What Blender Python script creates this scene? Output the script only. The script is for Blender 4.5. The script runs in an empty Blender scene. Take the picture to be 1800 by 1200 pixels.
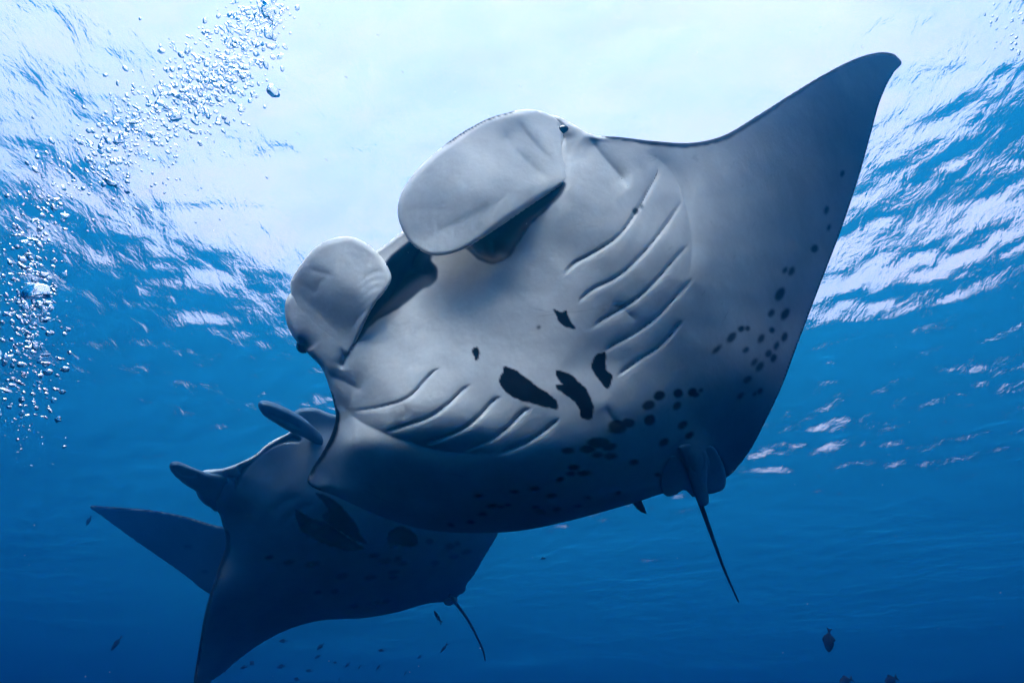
import bpy, bmesh, math, random
import numpy as np
from mathutils import Vector, Matrix

scene = bpy.context.scene
C = scene.collection
rng = np.random.default_rng(7)
random.seed(7)

# ------------------------------------------------------------------ camera
W, H = 1800.0, 1200.0            # photograph pixels
FOC = 1060.0                      # focal length in photograph pixels
PITCH, ROLL = math.radians(42.5), math.radians(2.0)
R0 = np.array([1.0, 0, 0]); U0 = np.array([0, -math.sin(PITCH), math.cos(PITCH)])
FW = np.array([0, math.cos(PITCH), math.sin(PITCH)])
RT = math.cos(ROLL) * R0 + math.sin(ROLL) * U0
UP = -math.sin(ROLL) * R0 + math.cos(ROLL) * U0
cam_d = bpy.data.cameras.new("camera")
cam = bpy.data.objects.new("camera", cam_d)
C.objects.link(cam)
cam_d.sensor_width = 36.0
cam_d.lens = 36.0 * FOC / W
cam_d.clip_start = 0.05
cam_d.clip_end = 2000.0
m = Matrix([[RT[i], UP[i], -FW[i], 0.0] for i in range(3)] + [[0, 0, 0, 1]])
cam.matrix_world = m
scene.camera = cam

# ------------------------------------------------------------------ sky, sun, exposure
SUN_EL, SUN_AZ = math.radians(44.0), math.radians(200.0)   # azimuth clockwise from +Y: behind and left of the camera
wd = bpy.data.worlds.new("World"); scene.world = wd; wd.use_nodes = True
nt = wd.node_tree; nt.nodes.clear()
N = nt.nodes.new; Lk = nt.links.new
out = N("ShaderNodeOutputWorld"); bg = N("ShaderNodeBackground")
sky = N("ShaderNodeTexSky"); sky.sky_type = 'NISHITA'; sky.sun_disc = False
sky.sun_elevation = SUN_EL; sky.sun_rotation = SUN_AZ
sky.air_density = 1.0; sky.dust_density = 1.5
tc = N("ShaderNodeTexCoord")
mp = N("ShaderNodeMapping"); mp.inputs['Scale'].default_value = (1, 1.8, 1.6)
no = N("ShaderNodeTexNoise"); no.inputs['Scale'].default_value = 3.2; no.inputs['Detail'].default_value = 7; no.inputs['Roughness'].default_value = .62
cr = N("ShaderNodeValToRGB"); cr.color_ramp.elements[0].color = (.6, .6, .6, 1); cr.color_ramp.elements[0].position = .34; cr.color_ramp.elements[1].position = .60
mx = N("ShaderNodeMix"); mx.data_type = 'RGBA'
mx.inputs[7].default_value = (2.75, 2.25, 2.4, 1)           # sunlit cloud, before the strength
Lk(tc.outputs['Generated'], mp.inputs['Vector']); Lk(mp.outputs[0], no.inputs['Vector'])
Lk(no.outputs['Fac'], cr.inputs['Fac']); Lk(cr.outputs['Color'], mx.inputs[0])
Lk(sky.outputs['Color'], mx.inputs[6]); Lk(mx.outputs[2], bg.inputs['Color'])
bg.inputs['Strength'].default_value = 0.15
Lk(bg.outputs[0], out.inputs['Surface'])

sun_d = bpy.data.lights.new("sun", 'SUN'); sun_d.energy = 5.0; sun_d.angle = math.radians(52.0)
sun_d.color = (1.0, .97, .92)
sun = bpy.data.objects.new("sun", sun_d); C.objects.link(sun)
sdir = Vector((math.sin(SUN_AZ) * math.cos(SUN_EL), math.cos(SUN_AZ) * math.cos(SUN_EL), math.sin(SUN_EL)))
sun.rotation_euler = sdir.to_track_quat('Z', 'Y').to_euler()

scene.view_settings.view_transform = 'Standard'
scene.view_settings.look = 'None'
scene.view_settings.exposure = 2.3
scene.view_settings.gamma = 1.0
cy = scene.cycles
cy.use_denoising = True
cy.max_bounces = 12; cy.diffuse_bounces = 3; cy.glossy_bounces = 4; cy.transmission_bounces = 8
cy.volume_bounces = 5; cy.transparent_max_bounces = 8
cy.sample_clamp_indirect = 6.0

# ------------------------------------------------------------------ helpers
def px(x, y, d):
    """photograph pixel + depth along the view axis -> world point(s)"""
    x = np.asarray(x, float); y = np.asarray(y, float); d = np.asarray(d, float)
    a = (x - W / 2) / FOC; b = (H / 2 - y) / FOC
    return (d[..., None] * (FW + a[..., None] * RT + b[..., None] * UP))

def tag(o, label=None, cat=None, group=None, kind=None):
    if label: o['label'] = label
    if cat: o['category'] = cat
    if group: o['group'] = group
    if kind: o['kind'] = kind
    return o

def empty(name, loc):
    o = bpy.data.objects.new(name, None); C.objects.link(o); o.location = Vector(loc)
    o.empty_display_size = .1
    return o

def mesh_obj(name, verts, faces, mat, parent=None, smooth=True, attrs=None, origin=None):
    v = np.asarray(verts, float)
    if parent is not None: v = v - np.array(parent.location)
    elif origin is not None: v = v - np.asarray(origin)
    me = bpy.data.meshes.new(name)
    f = [np.asarray(q, int) for q in faces] if not isinstance(faces, np.ndarray) else faces
    if isinstance(f, np.ndarray):
        k = f.shape[1]
        me.vertices.add(len(v)); me.vertices.foreach_set("co", v.ravel())
        me.loops.add(f.size); me.loops.foreach_set("vertex_index", f.ravel().astype(np.int32))
        me.polygons.add(len(f)); me.polygons.foreach_set("loop_start", np.arange(0, f.size, k, dtype=np.int32))
        me.polygons.foreach_set("loop_total", np.full(len(f), k, dtype=np.int32))
        me.update(calc_edges=True)
    else:
        me.from_pydata([tuple(q) for q in v], [], [tuple(int(i) for i in q) for q in f]); me.update()
    me.validate()
    me.shade_smooth() if smooth else me.shade_flat()
    if attrs:
        for k_, a in attrs.items():
            at = me.attributes.new(k_, 'FLOAT', 'POINT'); at.data.foreach_set("value", np.asarray(a, np.float32))
    me.materials.append(mat)
    o = bpy.data.objects.new(name, me); C.objects.link(o)
    if parent is not None: o.parent = parent
    elif origin is not None: o.location = Vector(origin)
    return o

def new_mat(name):
    mt = bpy.data.materials.new(name); mt.use_nodes = True
    t = mt.node_tree; t.nodes.clear()
    return mt, t, t.nodes.new, t.links.new

# ------------------------------------------------------------------ sea water: body, surface, sea bed
mt, t, N, Lk = new_mat("sea_water_volume")
o_ = N("ShaderNodeOutputMaterial")
pv = N("ShaderNodeVolumePrincipled")
pv.inputs['Color'].default_value = (.002, .070, .145, 1)
pv.inputs['Absorption Color'].default_value = (.40, .505, .655, 1)
pv.inputs['Density'].default_value = 0.285
pv.inputs['Anisotropy'].default_value = 0.86
Lk(pv.outputs[0], o_.inputs['Volume'])
M_haze = mt

SURF = 6.6
def waves(x, y):
    z = np.zeros_like(x); r = np.random.default_rng(11)
    wind = math.radians(62)
    for i in range(70):
        lam = 0.42 * (13.0 / .42) ** r.random() 
        th = wind + r.normal() * .55
        k = 2 * math.pi / lam
        a = 0.0032 * lam ** 1.2 * (1.0 if lam < 3 else 3.0 / lam) * r.uniform(.5, 1.4)
        ph = r.uniform(0, 2 * math.pi)
        s = np.sin(k * (x * math.cos(th) + y * math.sin(th)) + ph + .6 * np.sin(.21 * k * (x * math.sin(th) - y * math.cos(th)) + ph * 3))
        z += a * (s if lam > 2 else (1 - 2 * np.abs(s)) * .9)
    return z
def axis_pts(lo, hi, c0, c1, fine, ncoarse):
    a = np.arange(c0, c1, fine)
    l = c0 - (c0 - lo) * (np.linspace(0, 1, ncoarse)[1:] ** 2)
    h = c1 + (hi - c1) * (np.linspace(0, 1, ncoarse)[1:] ** 2)
    return np.concatenate([l[::-1], a, h])
xs = axis_pts(-110, 110, -16, 18, .085, 60); ys = axis_pts(-110, 110, -6, 24, .085, 60)
X, Y = np.meshgrid(xs, ys)
Z = SURF + waves(X, Y) * np.clip(1.3 - np.hypot(X, Y) / 90, 0, 1)
nx, ny = len(xs), len(ys)
I = np.arange(nx * ny).reshape(ny, nx)
F = np.stack([I[:-1, :-1], I[:-1, 1:], I[1:, 1:], I[1:, :-1]], -1).reshape(-1, 4)
mt, t, N, Lk = new_mat("sea_surface")
o_ = N("ShaderNodeOutputMaterial")
geo = N("ShaderNodeNewGeometry")
mp = N("ShaderNodeMapping"); mp.inputs['Rotation'].default_value = (0, 0, math.radians(-62 + 10)); mp.inputs['Scale'].default_value = (1.5, 1.0, 1)
n1 = N("ShaderNodeTexNoise"); n1.inputs['Scale'].default_value = 2.3; n1.inputs['Detail'].default_value = 5; n1.inputs['Roughness'].default_value = .55; n1.inputs['Distortion'].default_value = .5
bp = N("ShaderNodeBump"); bp.inputs['Strength'].default_value = 1.0; bp.inputs['Distance'].default_value = .026
Lk(geo.outputs['Position'], mp.inputs['Vector']); Lk(mp.outputs[0], n1.inputs['Vector'])
Lk(n1.outputs['Fac'], bp.inputs['Height'])
n6 = N("ShaderNodeTexNoise"); n6.inputs['Scale'].default_value = 15; n6.inputs['Detail'].default_value = 2
bp2 = N("ShaderNodeBump"); bp2.inputs['Strength'].default_value = 1.0; bp2.inputs['Distance'].default_value = .0045
Lk(mp.outputs[0], n6.inputs['Vector']); Lk(n6.outputs['Fac'], bp2.inputs['Height']); Lk(bp.outputs[0], bp2.inputs['Normal'])
fr = N("ShaderNodeFresnel"); fr.inputs['IOR'].default_value = 1.333
rf = N("ShaderNodeBsdfRefraction"); rf.inputs['IOR'].default_value = 1.333; rf.inputs['Roughness'].default_value = 0.04
tr = N("ShaderNodeBsdfTransparent"); gl = N("ShaderNodeBsdfGlossy"); gl.inputs['Roughness'].default_value = 0.0
m1 = N("ShaderNodeMixShader"); m1.inputs[0].default_value = .5
m2 = N("ShaderNodeMixShader")
for nd in (fr, gl): Lk(bp2.outputs[0], nd.inputs['Normal'])
Lk(bp.outputs[0], rf.inputs['Normal'])
Lk(rf.outputs[0], m1.inputs[1]); Lk(tr.outputs[0], m1.inputs[2])
Lk(fr.outputs[0], m2.inputs[0]); Lk(m1.outputs[0], m2.inputs[1]); Lk(gl.outputs[0], m2.inputs[2])
tl_ = N("ShaderNodeBsdfTranslucent"); tl_.inputs['Color'].default_value = (.02, .54, 1.0, 1)   # blue translucent share added to brighten the water just below
m3_ = N("ShaderNodeMixShader"); m3_.inputs[0].default_value = .09
Lk(m2.outputs[0], m3_.inputs[1]); Lk(tl_.outputs[0], m3_.inputs[2]); Lk(m3_.outputs[0], o_.inputs['Surface'])
M_surf = mt
o = mesh_obj("water_surface", np.stack([X, Y, Z], -1).reshape(-1, 3), F, M_surf)
tag(o, "rippled sea surface seen from below with bright round window of sky", kind='structure')

def box(name, lo, hi, mat):
    v = [(x, y, z) for x in (lo[0], hi[0]) for y in (lo[1], hi[1]) for z in (lo[2], hi[2])]
    f = [(0, 1, 3, 2), (4, 6, 7, 5), (0, 4, 5, 1), (2, 3, 7, 6), (0, 2, 6, 4), (1, 5, 7, 3)]
    return mesh_obj(name, v, f, mat, smooth=False)
hz = box("haze", (-109, -109, -47), (109, 109, float(Z.max()) + .05), M_haze)
tag(hz, "clear deep blue sea water that swallows everything far away", kind='stuff')

mt, t, N, Lk = new_mat("sea_bed_sand")
o_ = N("ShaderNodeOutputMaterial"); b = N("ShaderNodeBsdfPrincipled"); b.inputs['Base Color'].default_value = (.12, .12, .1, 1); b.inputs['Roughness'].default_value = .95
n1 = N("ShaderNodeTexNoise"); n1.inputs['Scale'].default_value = .4; bp = N("ShaderNodeBump"); bp.inputs['Distance'].default_value = 1.0
Lk(n1.outputs['Fac'], bp.inputs['Height']); Lk(bp.outputs[0], b.inputs['Normal']); Lk(b.outputs[0], o_.inputs['Surface'])
g = np.linspace(-110, 110, 60); GX, GY = np.meshgrid(g, g)
GZ = -45.0 + 1.2 * np.sin(GX * .11 + 1) * np.cos(GY * .09) 
I = np.arange(3600).reshape(60, 60); Fg = np.stack([I[:-1, :-1], I[:-1, 1:], I[1:, 1:], I[1:, :-1]], -1).reshape(-1, 4)
o = mesh_obj("sea_bed", np.stack([GX, GY, GZ], -1).reshape(-1, 3), Fg, mt)
tag(o, "dim sandy sea bed far below", kind='structure')

# ------------------------------------------------------------------ skin surfaces
def catmull(P, n=10, closed=True):
    """smooth curve through rows of P (all columns interpolated); doubled points make corners"""
    P = np.asarray(P, float); out_ = []
    L = len(P)
    rngi = range(L) if closed else range(L - 1)
    for i in rngi:
        if closed: p0, p1, p2, p3 = P[i - 1], P[i], P[(i + 1) % L], P[(i + 2) % L]
        else: p0, p1, p2, p3 = P[max(i - 1, 0)], P[i], P[i + 1], P[min(i + 2, L - 1)]
        if np.allclose(p1[:2], p2[:2]): continue
        a = np.hypot(*(p1 - p0)[:2]) ** .5; b = np.hypot(*(p2 - p1)[:2]) ** .5; c = np.hypot(*(p3 - p2)[:2]) ** .5
        m1 = (p2 - p1) if a < 1e-6 else (p2 - p1) + b * b * 0 + b * ((p1 - p0) / a - (p2 - p0) / (a + b))
        m2 = (p2 - p1) if c < 1e-6 else (p2 - p1) + b * ((p3 - p2) / c - (p3 - p1) / (b + c))
        for t in np.linspace(0, 1, n, endpoint=False):
            t2, t3 = t * t, t ** 3
            out_.append((2 * t3 - 3 * t2 + 1) * p1 + (t3 - 2 * t2 + t) * m1 + (-2 * t3 + 3 * t2) * p2 + (t3 - t2) * m2)
    if not closed: out_.append(P[-1])
    return np.array(out_)

def inside(x, y, Q):
    x0, y0 = Q[:, 0], Q[:, 1]; x1, y1 = np.roll(x0, -1), np.roll(y0, -1)
    c = np.zeros(x.shape, bool)
    for a, b, a2, b2 in zip(x0, y0, x1, y1):
        if b == b2: continue
        k = ((b > y) != (b2 > y)) & (x < (a2 - a) * (y - b) / (b2 - b) + a)
        c ^= k
    return c

def closest(x, y, Q, closed=True):
    """distance, closest x, y, parameter along, side sign"""
    A = Q[:, :2] if closed else Q[:-1, :2]
    B = np.roll(Q[:, :2], -1, 0) if closed else Q[1:, :2]
    D = B - A; LL = (D ** 2).sum(1) + 1e-12
    cum = np.concatenate([[0], np.cumsum(np.sqrt(LL))])
    n = x.size; best = np.empty(n); bx = np.empty(n); by = np.empty(n); bu = np.empty(n); sg = np.empty(n)
    for s in range(0, n, 8000):
        xx = x[s:s + 8000, None]; yy = y[s:s + 8000, None]
        t = np.clip(((xx - A[:, 0]) * D[:, 0] + (yy - A[:, 1]) * D[:, 1]) / LL, 0, 1)
        cx = A[:, 0] + t * D[:, 0]; cyy = A[:, 1] + t * D[:, 1]
        d = (xx - cx) ** 2 + (yy - cyy) ** 2
        j = d.argmin(1); r = np.arange(len(j))
        best[s:s + 8000] = np.sqrt(d[r, j]); bx[s:s + 8000] = cx[r, j]; by[s:s + 8000] = cyy[r, j]
        bu[s:s + 8000] = (cum[j] + t[r, j] * np.sqrt(LL[j])) / cum[-1]
        sg[s:s + 8000] = np.sign(D[j, 0] * (yy[:, 0] - A[j, 1]) - D[j, 1] * (xx[:, 0] - A[j, 0]))
    return best, bx, by, bu, sg

def sdf(x, y, poly, n=8):
    """signed distance (inside positive) for a smoothed closed polygon, only near its box"""
    Q = catmull(poly, n); res = np.full(x.shape, -999.0)
    m_ = (x > Q[:, 0].min() - 60) & (x < Q[:, 0].max() + 60) & (y > Q[:, 1].min() - 60) & (y < Q[:, 1].max() + 60)
    if m_.any():
        d = closest(x[m_], y[m_], Q)[0]; res[m_] = np.where(inside(x[m_], y[m_], Q), d, -d)
    return res

def sstep(a, b, v):
    t = np.clip((v - a) / (b - a), 0, 1); return t * t * (3 - 2 * t)

def tps(ctrl):
    P = np.asarray(ctrl, float); X_ = P[:, :2] / 500.0; v = P[:, 2]; n = len(P)
    K = lambda r: np.where(r > 1e-9, r * r * np.log(np.maximum(r, 1e-9)), 0)
    A = np.zeros((n + 3, n + 3)); rr = np.hypot(X_[:, None, 0] - X_[None, :, 0], X_[:, None, 1] - X_[None, :, 1])
    A[:n, :n] = K(rr) + np.eye(n) * 0.004; A[:n, n] = 1; A[:n, n + 1:] = X_; A[n, :n] = 1; A[n + 1:, :n] = X_.T
    w = np.linalg.solve(A, np.concatenate([v, [0, 0, 0]]))
    def f(x, y):
        x = np.asarray(x, float) / 500; y = np.asarray(y, float) / 500; o = w[n] + w[n + 1] * x + w[n + 2] * y
        for i in range(n): o = o + w[i] * K(np.hypot(x - X_[i, 0], y - X_[i, 1]))
        return o
    return f

def vnoise(x, y, s, seed=0):
    """smooth value noise in photo-pixel units of size s"""
    r = np.random.default_rng(seed); T = r.random((64, 64))
    u = x / s; v = y / s; i = np.floor(u).astype(int); j = np.floor(v).astype(int)
    a = u - i; b = v - j; a = a * a * (3 - 2 * a); b = b * b * (3 - 2 * b)
    g = lambda p, q: T[p % 64, q % 64]
    return (g(i, j) * (1 - a) + g(i + 1, j) * a) * (1 - b) + (g(i, j + 1) * (1 - a) + g(i + 1, j + 1) * a) * b

def crease(x, y, line, depth, w_left, w_right, taper=.12, n=8):
    """valley along an open line; different widths on its two sides; returns metres towards the camera (negative) """
    Q = catmull(line, n, closed=False); res = np.zeros_like(x)
    R_ = 5 * max(w_left, w_right)
    m_ = (x > Q[:, 0].min() - R_) & (x < Q[:, 0].max() + R_) & (y > Q[:, 1].min() - R_) & (y < Q[:, 1].max() + R_)
    if not m_.any(): return res
    d, _, _, u, sg = closest(x[m_], y[m_], Q, False)
    tp = sstep(0, taper, np.minimum(u, 1 - u) + .02)
    w = np.where(sg > 0, w_right, w_left)
    res[m_] = -depth * tp * np.exp(-d / w)
    return res

def skin(name, outline, base, thick, mat, parent, step=3.0, disp=None, pig=None, n=8, back_dark=1.0, tw=60., flip=False, min_dusk=0.):
    """closed solid: a front face that bulges to the viewer's side, a back face behind it, joined at the rim.
    outline rows: x, y, rim width in px, rim roll in metres, dark rim width in px"""
    Q = catmull(outline, n)
    x0, y0 = Q[:, 0].min() - step * 2, Q[:, 1].min() - step * 2
    nx_ = int((Q[:, 0].max() - x0) / step) + 3; ny_ = int((Q[:, 1].max() - y0) / step) + 3
    gx, gy = np.meshgrid(x0 + np.arange(nx_) * step, y0 + np.arange(ny_) * step)
    x = gx.ravel().copy(); y = gy.ravel().copy()
    ins = inside(x, y, Q)
    I = np.arange(nx_ * ny_).reshape(ny_, nx_)
    F = np.stack([I[:-1, :-1], I[1:, :-1], I[1:, 1:], I[:-1, 1:]], -1).reshape(-1, 4)
    F = F[ins[F].sum(1) >= 2]
    used = np.unique(F); remap = -np.ones(nx_ * ny_, int); remap[used] = np.arange(len(used)); F = remap[F]
    x = x[used]; y = y[used]; ins = ins[used]
    d, cx, cy_, u, _ = closest(x, y, Q)
    # edge attributes, blended from the outline's own rows
    O = np.asarray(outline, float)
    den = np.zeros_like(x); att = np.zeros((len(x), 3))
    for r in O:
        wgt = 1 / ((x - r[0]) ** 2 + (y - r[1]) ** 2 + 30) ** 2
        den += wgt; att += wgt[:, None] * r[None, 2:5]
    att /= den[:, None]
    # pull every vertex outside, and everything on the rim, onto the outline
    rim = ~ins | (d < step * .35)
    x = np.where(rim, cx, x); y = np.where(rim, cy_, y); d = np.where(rim, 0, d)
    w, r_, e = att[:, 0], att[:, 1], att[:, 2]
    q = np.clip(1 - d / np.maximum(w, 1e-3), 0, 1)
    roll = r_ * (1 - np.sqrt(np.clip(1 - q * q, 0, 1)))
    bs = base(x, y)
    dp = disp(x, y) if disp is not None else 0
    fade = sstep(0, 10, d)
    fd = bs + roll - dp * fade
    T = thick(x, y) if callable(thick) else np.full_like(x, thick)
    bd = bs + r_ + np.maximum(0, -dp) * fade + T * np.sqrt(np.clip(1 - np.clip(1 - d / tw, 0, 1) ** 2, 0, 1))
    pg = (pig(x, y) if pig is not None else np.zeros((2, len(x))))
    pk = np.maximum(pg[0], sstep(1.25, .7, (d + 1.5 * (vnoise(x, y, 9, 3) - .5)) / np.maximum(e, .01)) * (e > .5))
    dusk = np.maximum(pg[1], min_dusk)
    nf = len(x); bidx = np.where(rim, np.arange(nf), -1); free = np.where(~rim)[0]
    bidx[free] = nf + np.arange(len(free))
    V = np.concatenate([px(x, y, fd), px(x[free], y[free], bd[free])])
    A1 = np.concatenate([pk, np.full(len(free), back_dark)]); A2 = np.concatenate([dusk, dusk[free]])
    FB = bidx[F][:, ::-1]
    allrim = rim[F].all(1)
    FB = FB[~allrim]
    ob = mesh_obj(name, V, np.concatenate([F, FB]), mat, parent, attrs={"pigment": A1, "dusk": A2})
    ob["_n"] = 0; del ob["_n"]
    def depth_at(qx, qy):
        qx = np.asarray(qx, float); qy = np.asarray(qy, float)
        return base(qx, qy) - (disp(qx, qy) if disp is not None else 0)
    return ob, depth_at

def tube(name, pts, radii, mat, parent, seg=10, flat=1.0, attrs=None, origin=None):
    P = np.asarray(pts, float); V = []; F = []
    n_ = len(P)
    for i in range(n_):
        t = P[min(i + 1, n_ - 1)] - P[max(i - 1, 0)]; t /= np.linalg.norm(t) + 1e-9
        a = np.cross(t, FW); a /= np.linalg.norm(a) + 1e-9; b = np.cross(t, a)
        for k in range(seg):
            th = 2 * math.pi * k / seg
            V.append(P[i] + radii[i] * (math.cos(th) * a + flat * math.sin(th) * b))
    for i in range(n_ - 1):
        for k in range(seg):
            F.append((i * seg + k, i * seg + (k + 1) % seg, (i + 1) * seg + (k + 1) % seg, (i + 1) * seg + k))
    F.append(tuple(range(seg))[::-1]); F.append(tuple((n_ - 1) * seg + k for k in range(seg)))
    return mesh_obj(name, V, F, mat, parent, attrs=attrs, origin=origin)

def ball(name, c, rad, mat, parent, sc=(1, 1, 1)):
    bm = bmesh.new(); bmesh.ops.create_icosphere(bm, subdivisions=3, radius=rad)
    me = bpy.data.meshes.new(name); bm.to_mesh(me); bm.free(); me.shade_smooth(); me.materials.append(mat)
    o = bpy.data.objects.new(name, me); C.objects.link(o); o.parent = parent
    o.location = Vector(c) - parent.location; o.scale = sc
    return o

def skin_mat(name, belly, dusky, dark, trans=0.0, rough=.5):
    mt, t, N, Lk = new_mat(name)
    o_ = N("ShaderNodeOutputMaterial"); b = N("ShaderNodeBsdfPrincipled")
    b.inputs['Roughness'].default_value = rough
    b.inputs['Specular IOR Level'].default_value = .25
    a1 = N("ShaderNodeAttribute"); a1.attribute_name = "pigment"
    a2 = N("ShaderNodeAttribute"); a2.attribute_name = "dusk"
    tc = N("ShaderNodeTexCoord")
    n1 = N("ShaderNodeTexNoise"); n1.inputs['Scale'].default_value = 3.5; n1.inputs['Detail'].default_value = 6; n1.inputs['Roughness'].default_value = .6
    n2 = N("ShaderNodeTexNoise"); n2.inputs['Scale'].default_value = 45; n2.inputs['Detail'].default_value = 5; n2.inputs['Roughness'].default_value = .7
    for q in (n1, n2): Lk(tc.outputs['Object'], q.inputs['Vector'])
    r1 = N("ShaderNodeMapRange"); r1.inputs[1].default_value = .3; r1.inputs[2].default_value = .75; r1.inputs[3].default_value = .78; r1.inputs[4].default_value = 1.05
    r2 = N("ShaderNodeMapRange"); r2.inputs[1].default_value = .3; r2.inputs[2].default_value = .7; r2.inputs[3].default_value = .95; r2.inputs[4].default_value = 1.03
    Lk(n1.outputs['Fac'], r1.inputs[0]); Lk(n2.outputs['Fac'], r2.inputs[0])
    mm = N("ShaderNodeMath"); mm.operation = 'MULTIPLY'; Lk(r1.outputs[0], mm.inputs[0]); Lk(r2.outputs[0], mm.inputs[1])
    # thin grey scuffs and freckles
    n3 = N("ShaderNodeTexNoise"); n3.inputs['Scale'].default_value = 16; n3.inputs['Detail'].default_value = 8; n3.inputs['Roughness'].default_value = .8
    Lk(tc.outputs['Object'], n3.inputs['Vector'])
    r3 = N("ShaderNodeMapRange"); r3.inputs[1].default_value = .62; r3.inputs[2].default_value = .74; r3.inputs[3].default_value = 1; r3.inputs[4].default_value = .72
    Lk(n3.outputs['Fac'], r3.inputs[0])
    mm2 = N("ShaderNodeMath"); mm2.operation = 'MULTIPLY'; Lk(mm.outputs[0], mm2.inputs[0]); Lk(r3.outputs[0], mm2.inputs[1])
    mpx = N("ShaderNodeMapping"); mpx.inputs['Rotation'].default_value = (.3, .5, .9); mpx.inputs['Scale'].default_value = (3, 34, 9); Lk(tc.outputs['Object'], mpx.inputs['Vector'])
    n5 = N("ShaderNodeTexNoise"); n5.inputs['Scale'].default_value = 1; n5.inputs['Detail'].default_value = 3; n5.inputs['Distortion'].default_value = .6; Lk(mpx.outputs[0], n5.inputs['Vector'])
    r5_ = N("ShaderNodeMapRange"); r5_.inputs[1].default_value = .69; r5_.inputs[2].default_value = .73; r5_.inputs[3].default_value = 1; r5_.inputs[4].default_value = .86; Lk(n5.outputs['Fac'], r5_.inputs[0])
    mm3 = N("ShaderNodeMath"); mm3.operation = 'MULTIPLY'; Lk(mm2.outputs[0], mm3.inputs[0]); Lk(r5_.outputs[0], mm3.inputs[1]); mm2 = mm3
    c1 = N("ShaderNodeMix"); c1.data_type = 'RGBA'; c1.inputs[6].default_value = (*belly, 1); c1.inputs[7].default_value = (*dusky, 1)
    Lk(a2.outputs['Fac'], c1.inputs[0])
    c2 = N("ShaderNodeMix"); c2.data_type = 'RGBA'; c2.inputs[7].default_value = (*dark, 1)
    Lk(a1.outputs['Fac'], c2.inputs[0]); Lk(c1.outputs[2], c2.inputs[6])
    c3 = N("ShaderNodeVectorMath"); c3.operation = 'SCALE'; Lk(c2.outputs[2], c3.inputs[0]); Lk(mm2.outputs[0], c3.inputs['Scale'])
    Lk(c3.outputs[0], b.inputs['Base Color'])
    sp_ = N("ShaderNodeMapRange"); sp_.inputs[3].default_value = .25; sp_.inputs[4].default_value = .04; Lk(a1.outputs['Fac'], sp_.inputs[0]); Lk(sp_.outputs[0], b.inputs['Specular IOR Level'])
    bp = N("ShaderNodeBump"); bp.inputs['Strength'].default_value = .5; bp.inputs['Distance'].default_value = .012
    ad = N("ShaderNodeMath"); ad.operation = 'MULTIPLY_ADD'; ad.inputs[1].default_value = .12; Lk(n2.outputs['Fac'], ad.inputs[0])
    n4 = N("ShaderNodeTexNoise"); n4.inputs['Scale'].default_value = 7; n4.inputs['Detail'].default_value = 3; Lk(tc.outputs['Object'], n4.inputs['Vector'])
    Lk(n4.outputs['Fac'], ad.inputs[2]); Lk(ad.outputs[0], bp.inputs['Height']); Lk(bp.outputs[0], b.inputs['Normal'])
    if trans:
        tb = N("ShaderNodeBsdfTranslucent"); ms = N("ShaderNodeMixShader"); ms.inputs[0].default_value = trans
        Lk(c3.outputs[0], tb.inputs['Color']); Lk(bp.outputs[0], tb.inputs['Normal'])
        Lk(b.outputs[0], ms.inputs[1]); Lk(tb.outputs[0], ms.inputs[2]); Lk(ms.outputs[0], o_.inputs['Surface'])
    else: Lk(b.outputs[0], o_.inputs['Surface'])
    return mt

M_skin = skin_mat("manta_skin", (.82, .78, .70), (.085, .155, .235), (.006, .010, .018))  # dusky slate also carries the dim bluish light of the outer wing
M_lobe = skin_mat("manta_lobe_skin", (.90, .88, .82), (.24, .26, .27), (.006, .010, .018), trans=.3)
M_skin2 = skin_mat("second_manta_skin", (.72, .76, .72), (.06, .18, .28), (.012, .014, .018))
def plain(name, col, rough=.4, spec=.5):
    mt, t, N, Lk = new_mat(name); o_ = N("ShaderNodeOutputMaterial"); b = N("ShaderNodeBsdfPrincipled")
    n = N("ShaderNodeTexNoise"); n.inputs['Scale'].default_value = 30
    c = N("ShaderNodeMix"); c.data_type = 'RGBA'; c.inputs[6].default_value = (*[q * .8 for q in col], 1); c.inputs[7].default_value = (*[q * 1.15 for q in col], 1)
    Lk(n.outputs['Fac'], c.inputs[0]); Lk(c.outputs[2], b.inputs['Base Color']); b.inputs['Roughness'].default_value = rough; b.inputs['Specular IOR Level'].default_value = spec
    Lk(b.outputs[0], o_.inputs['Surface']); return mt
M_dark = plain("dark_skin", (.02, .024, .03)); M_eye = plain("eye", (.01, .01, .012), .1)

def zz(pts, ox, oy, s):
    return [(ox + p[0] / s, oy + p[1] / s) + tuple(p[2:]) for p in pts]

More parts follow.
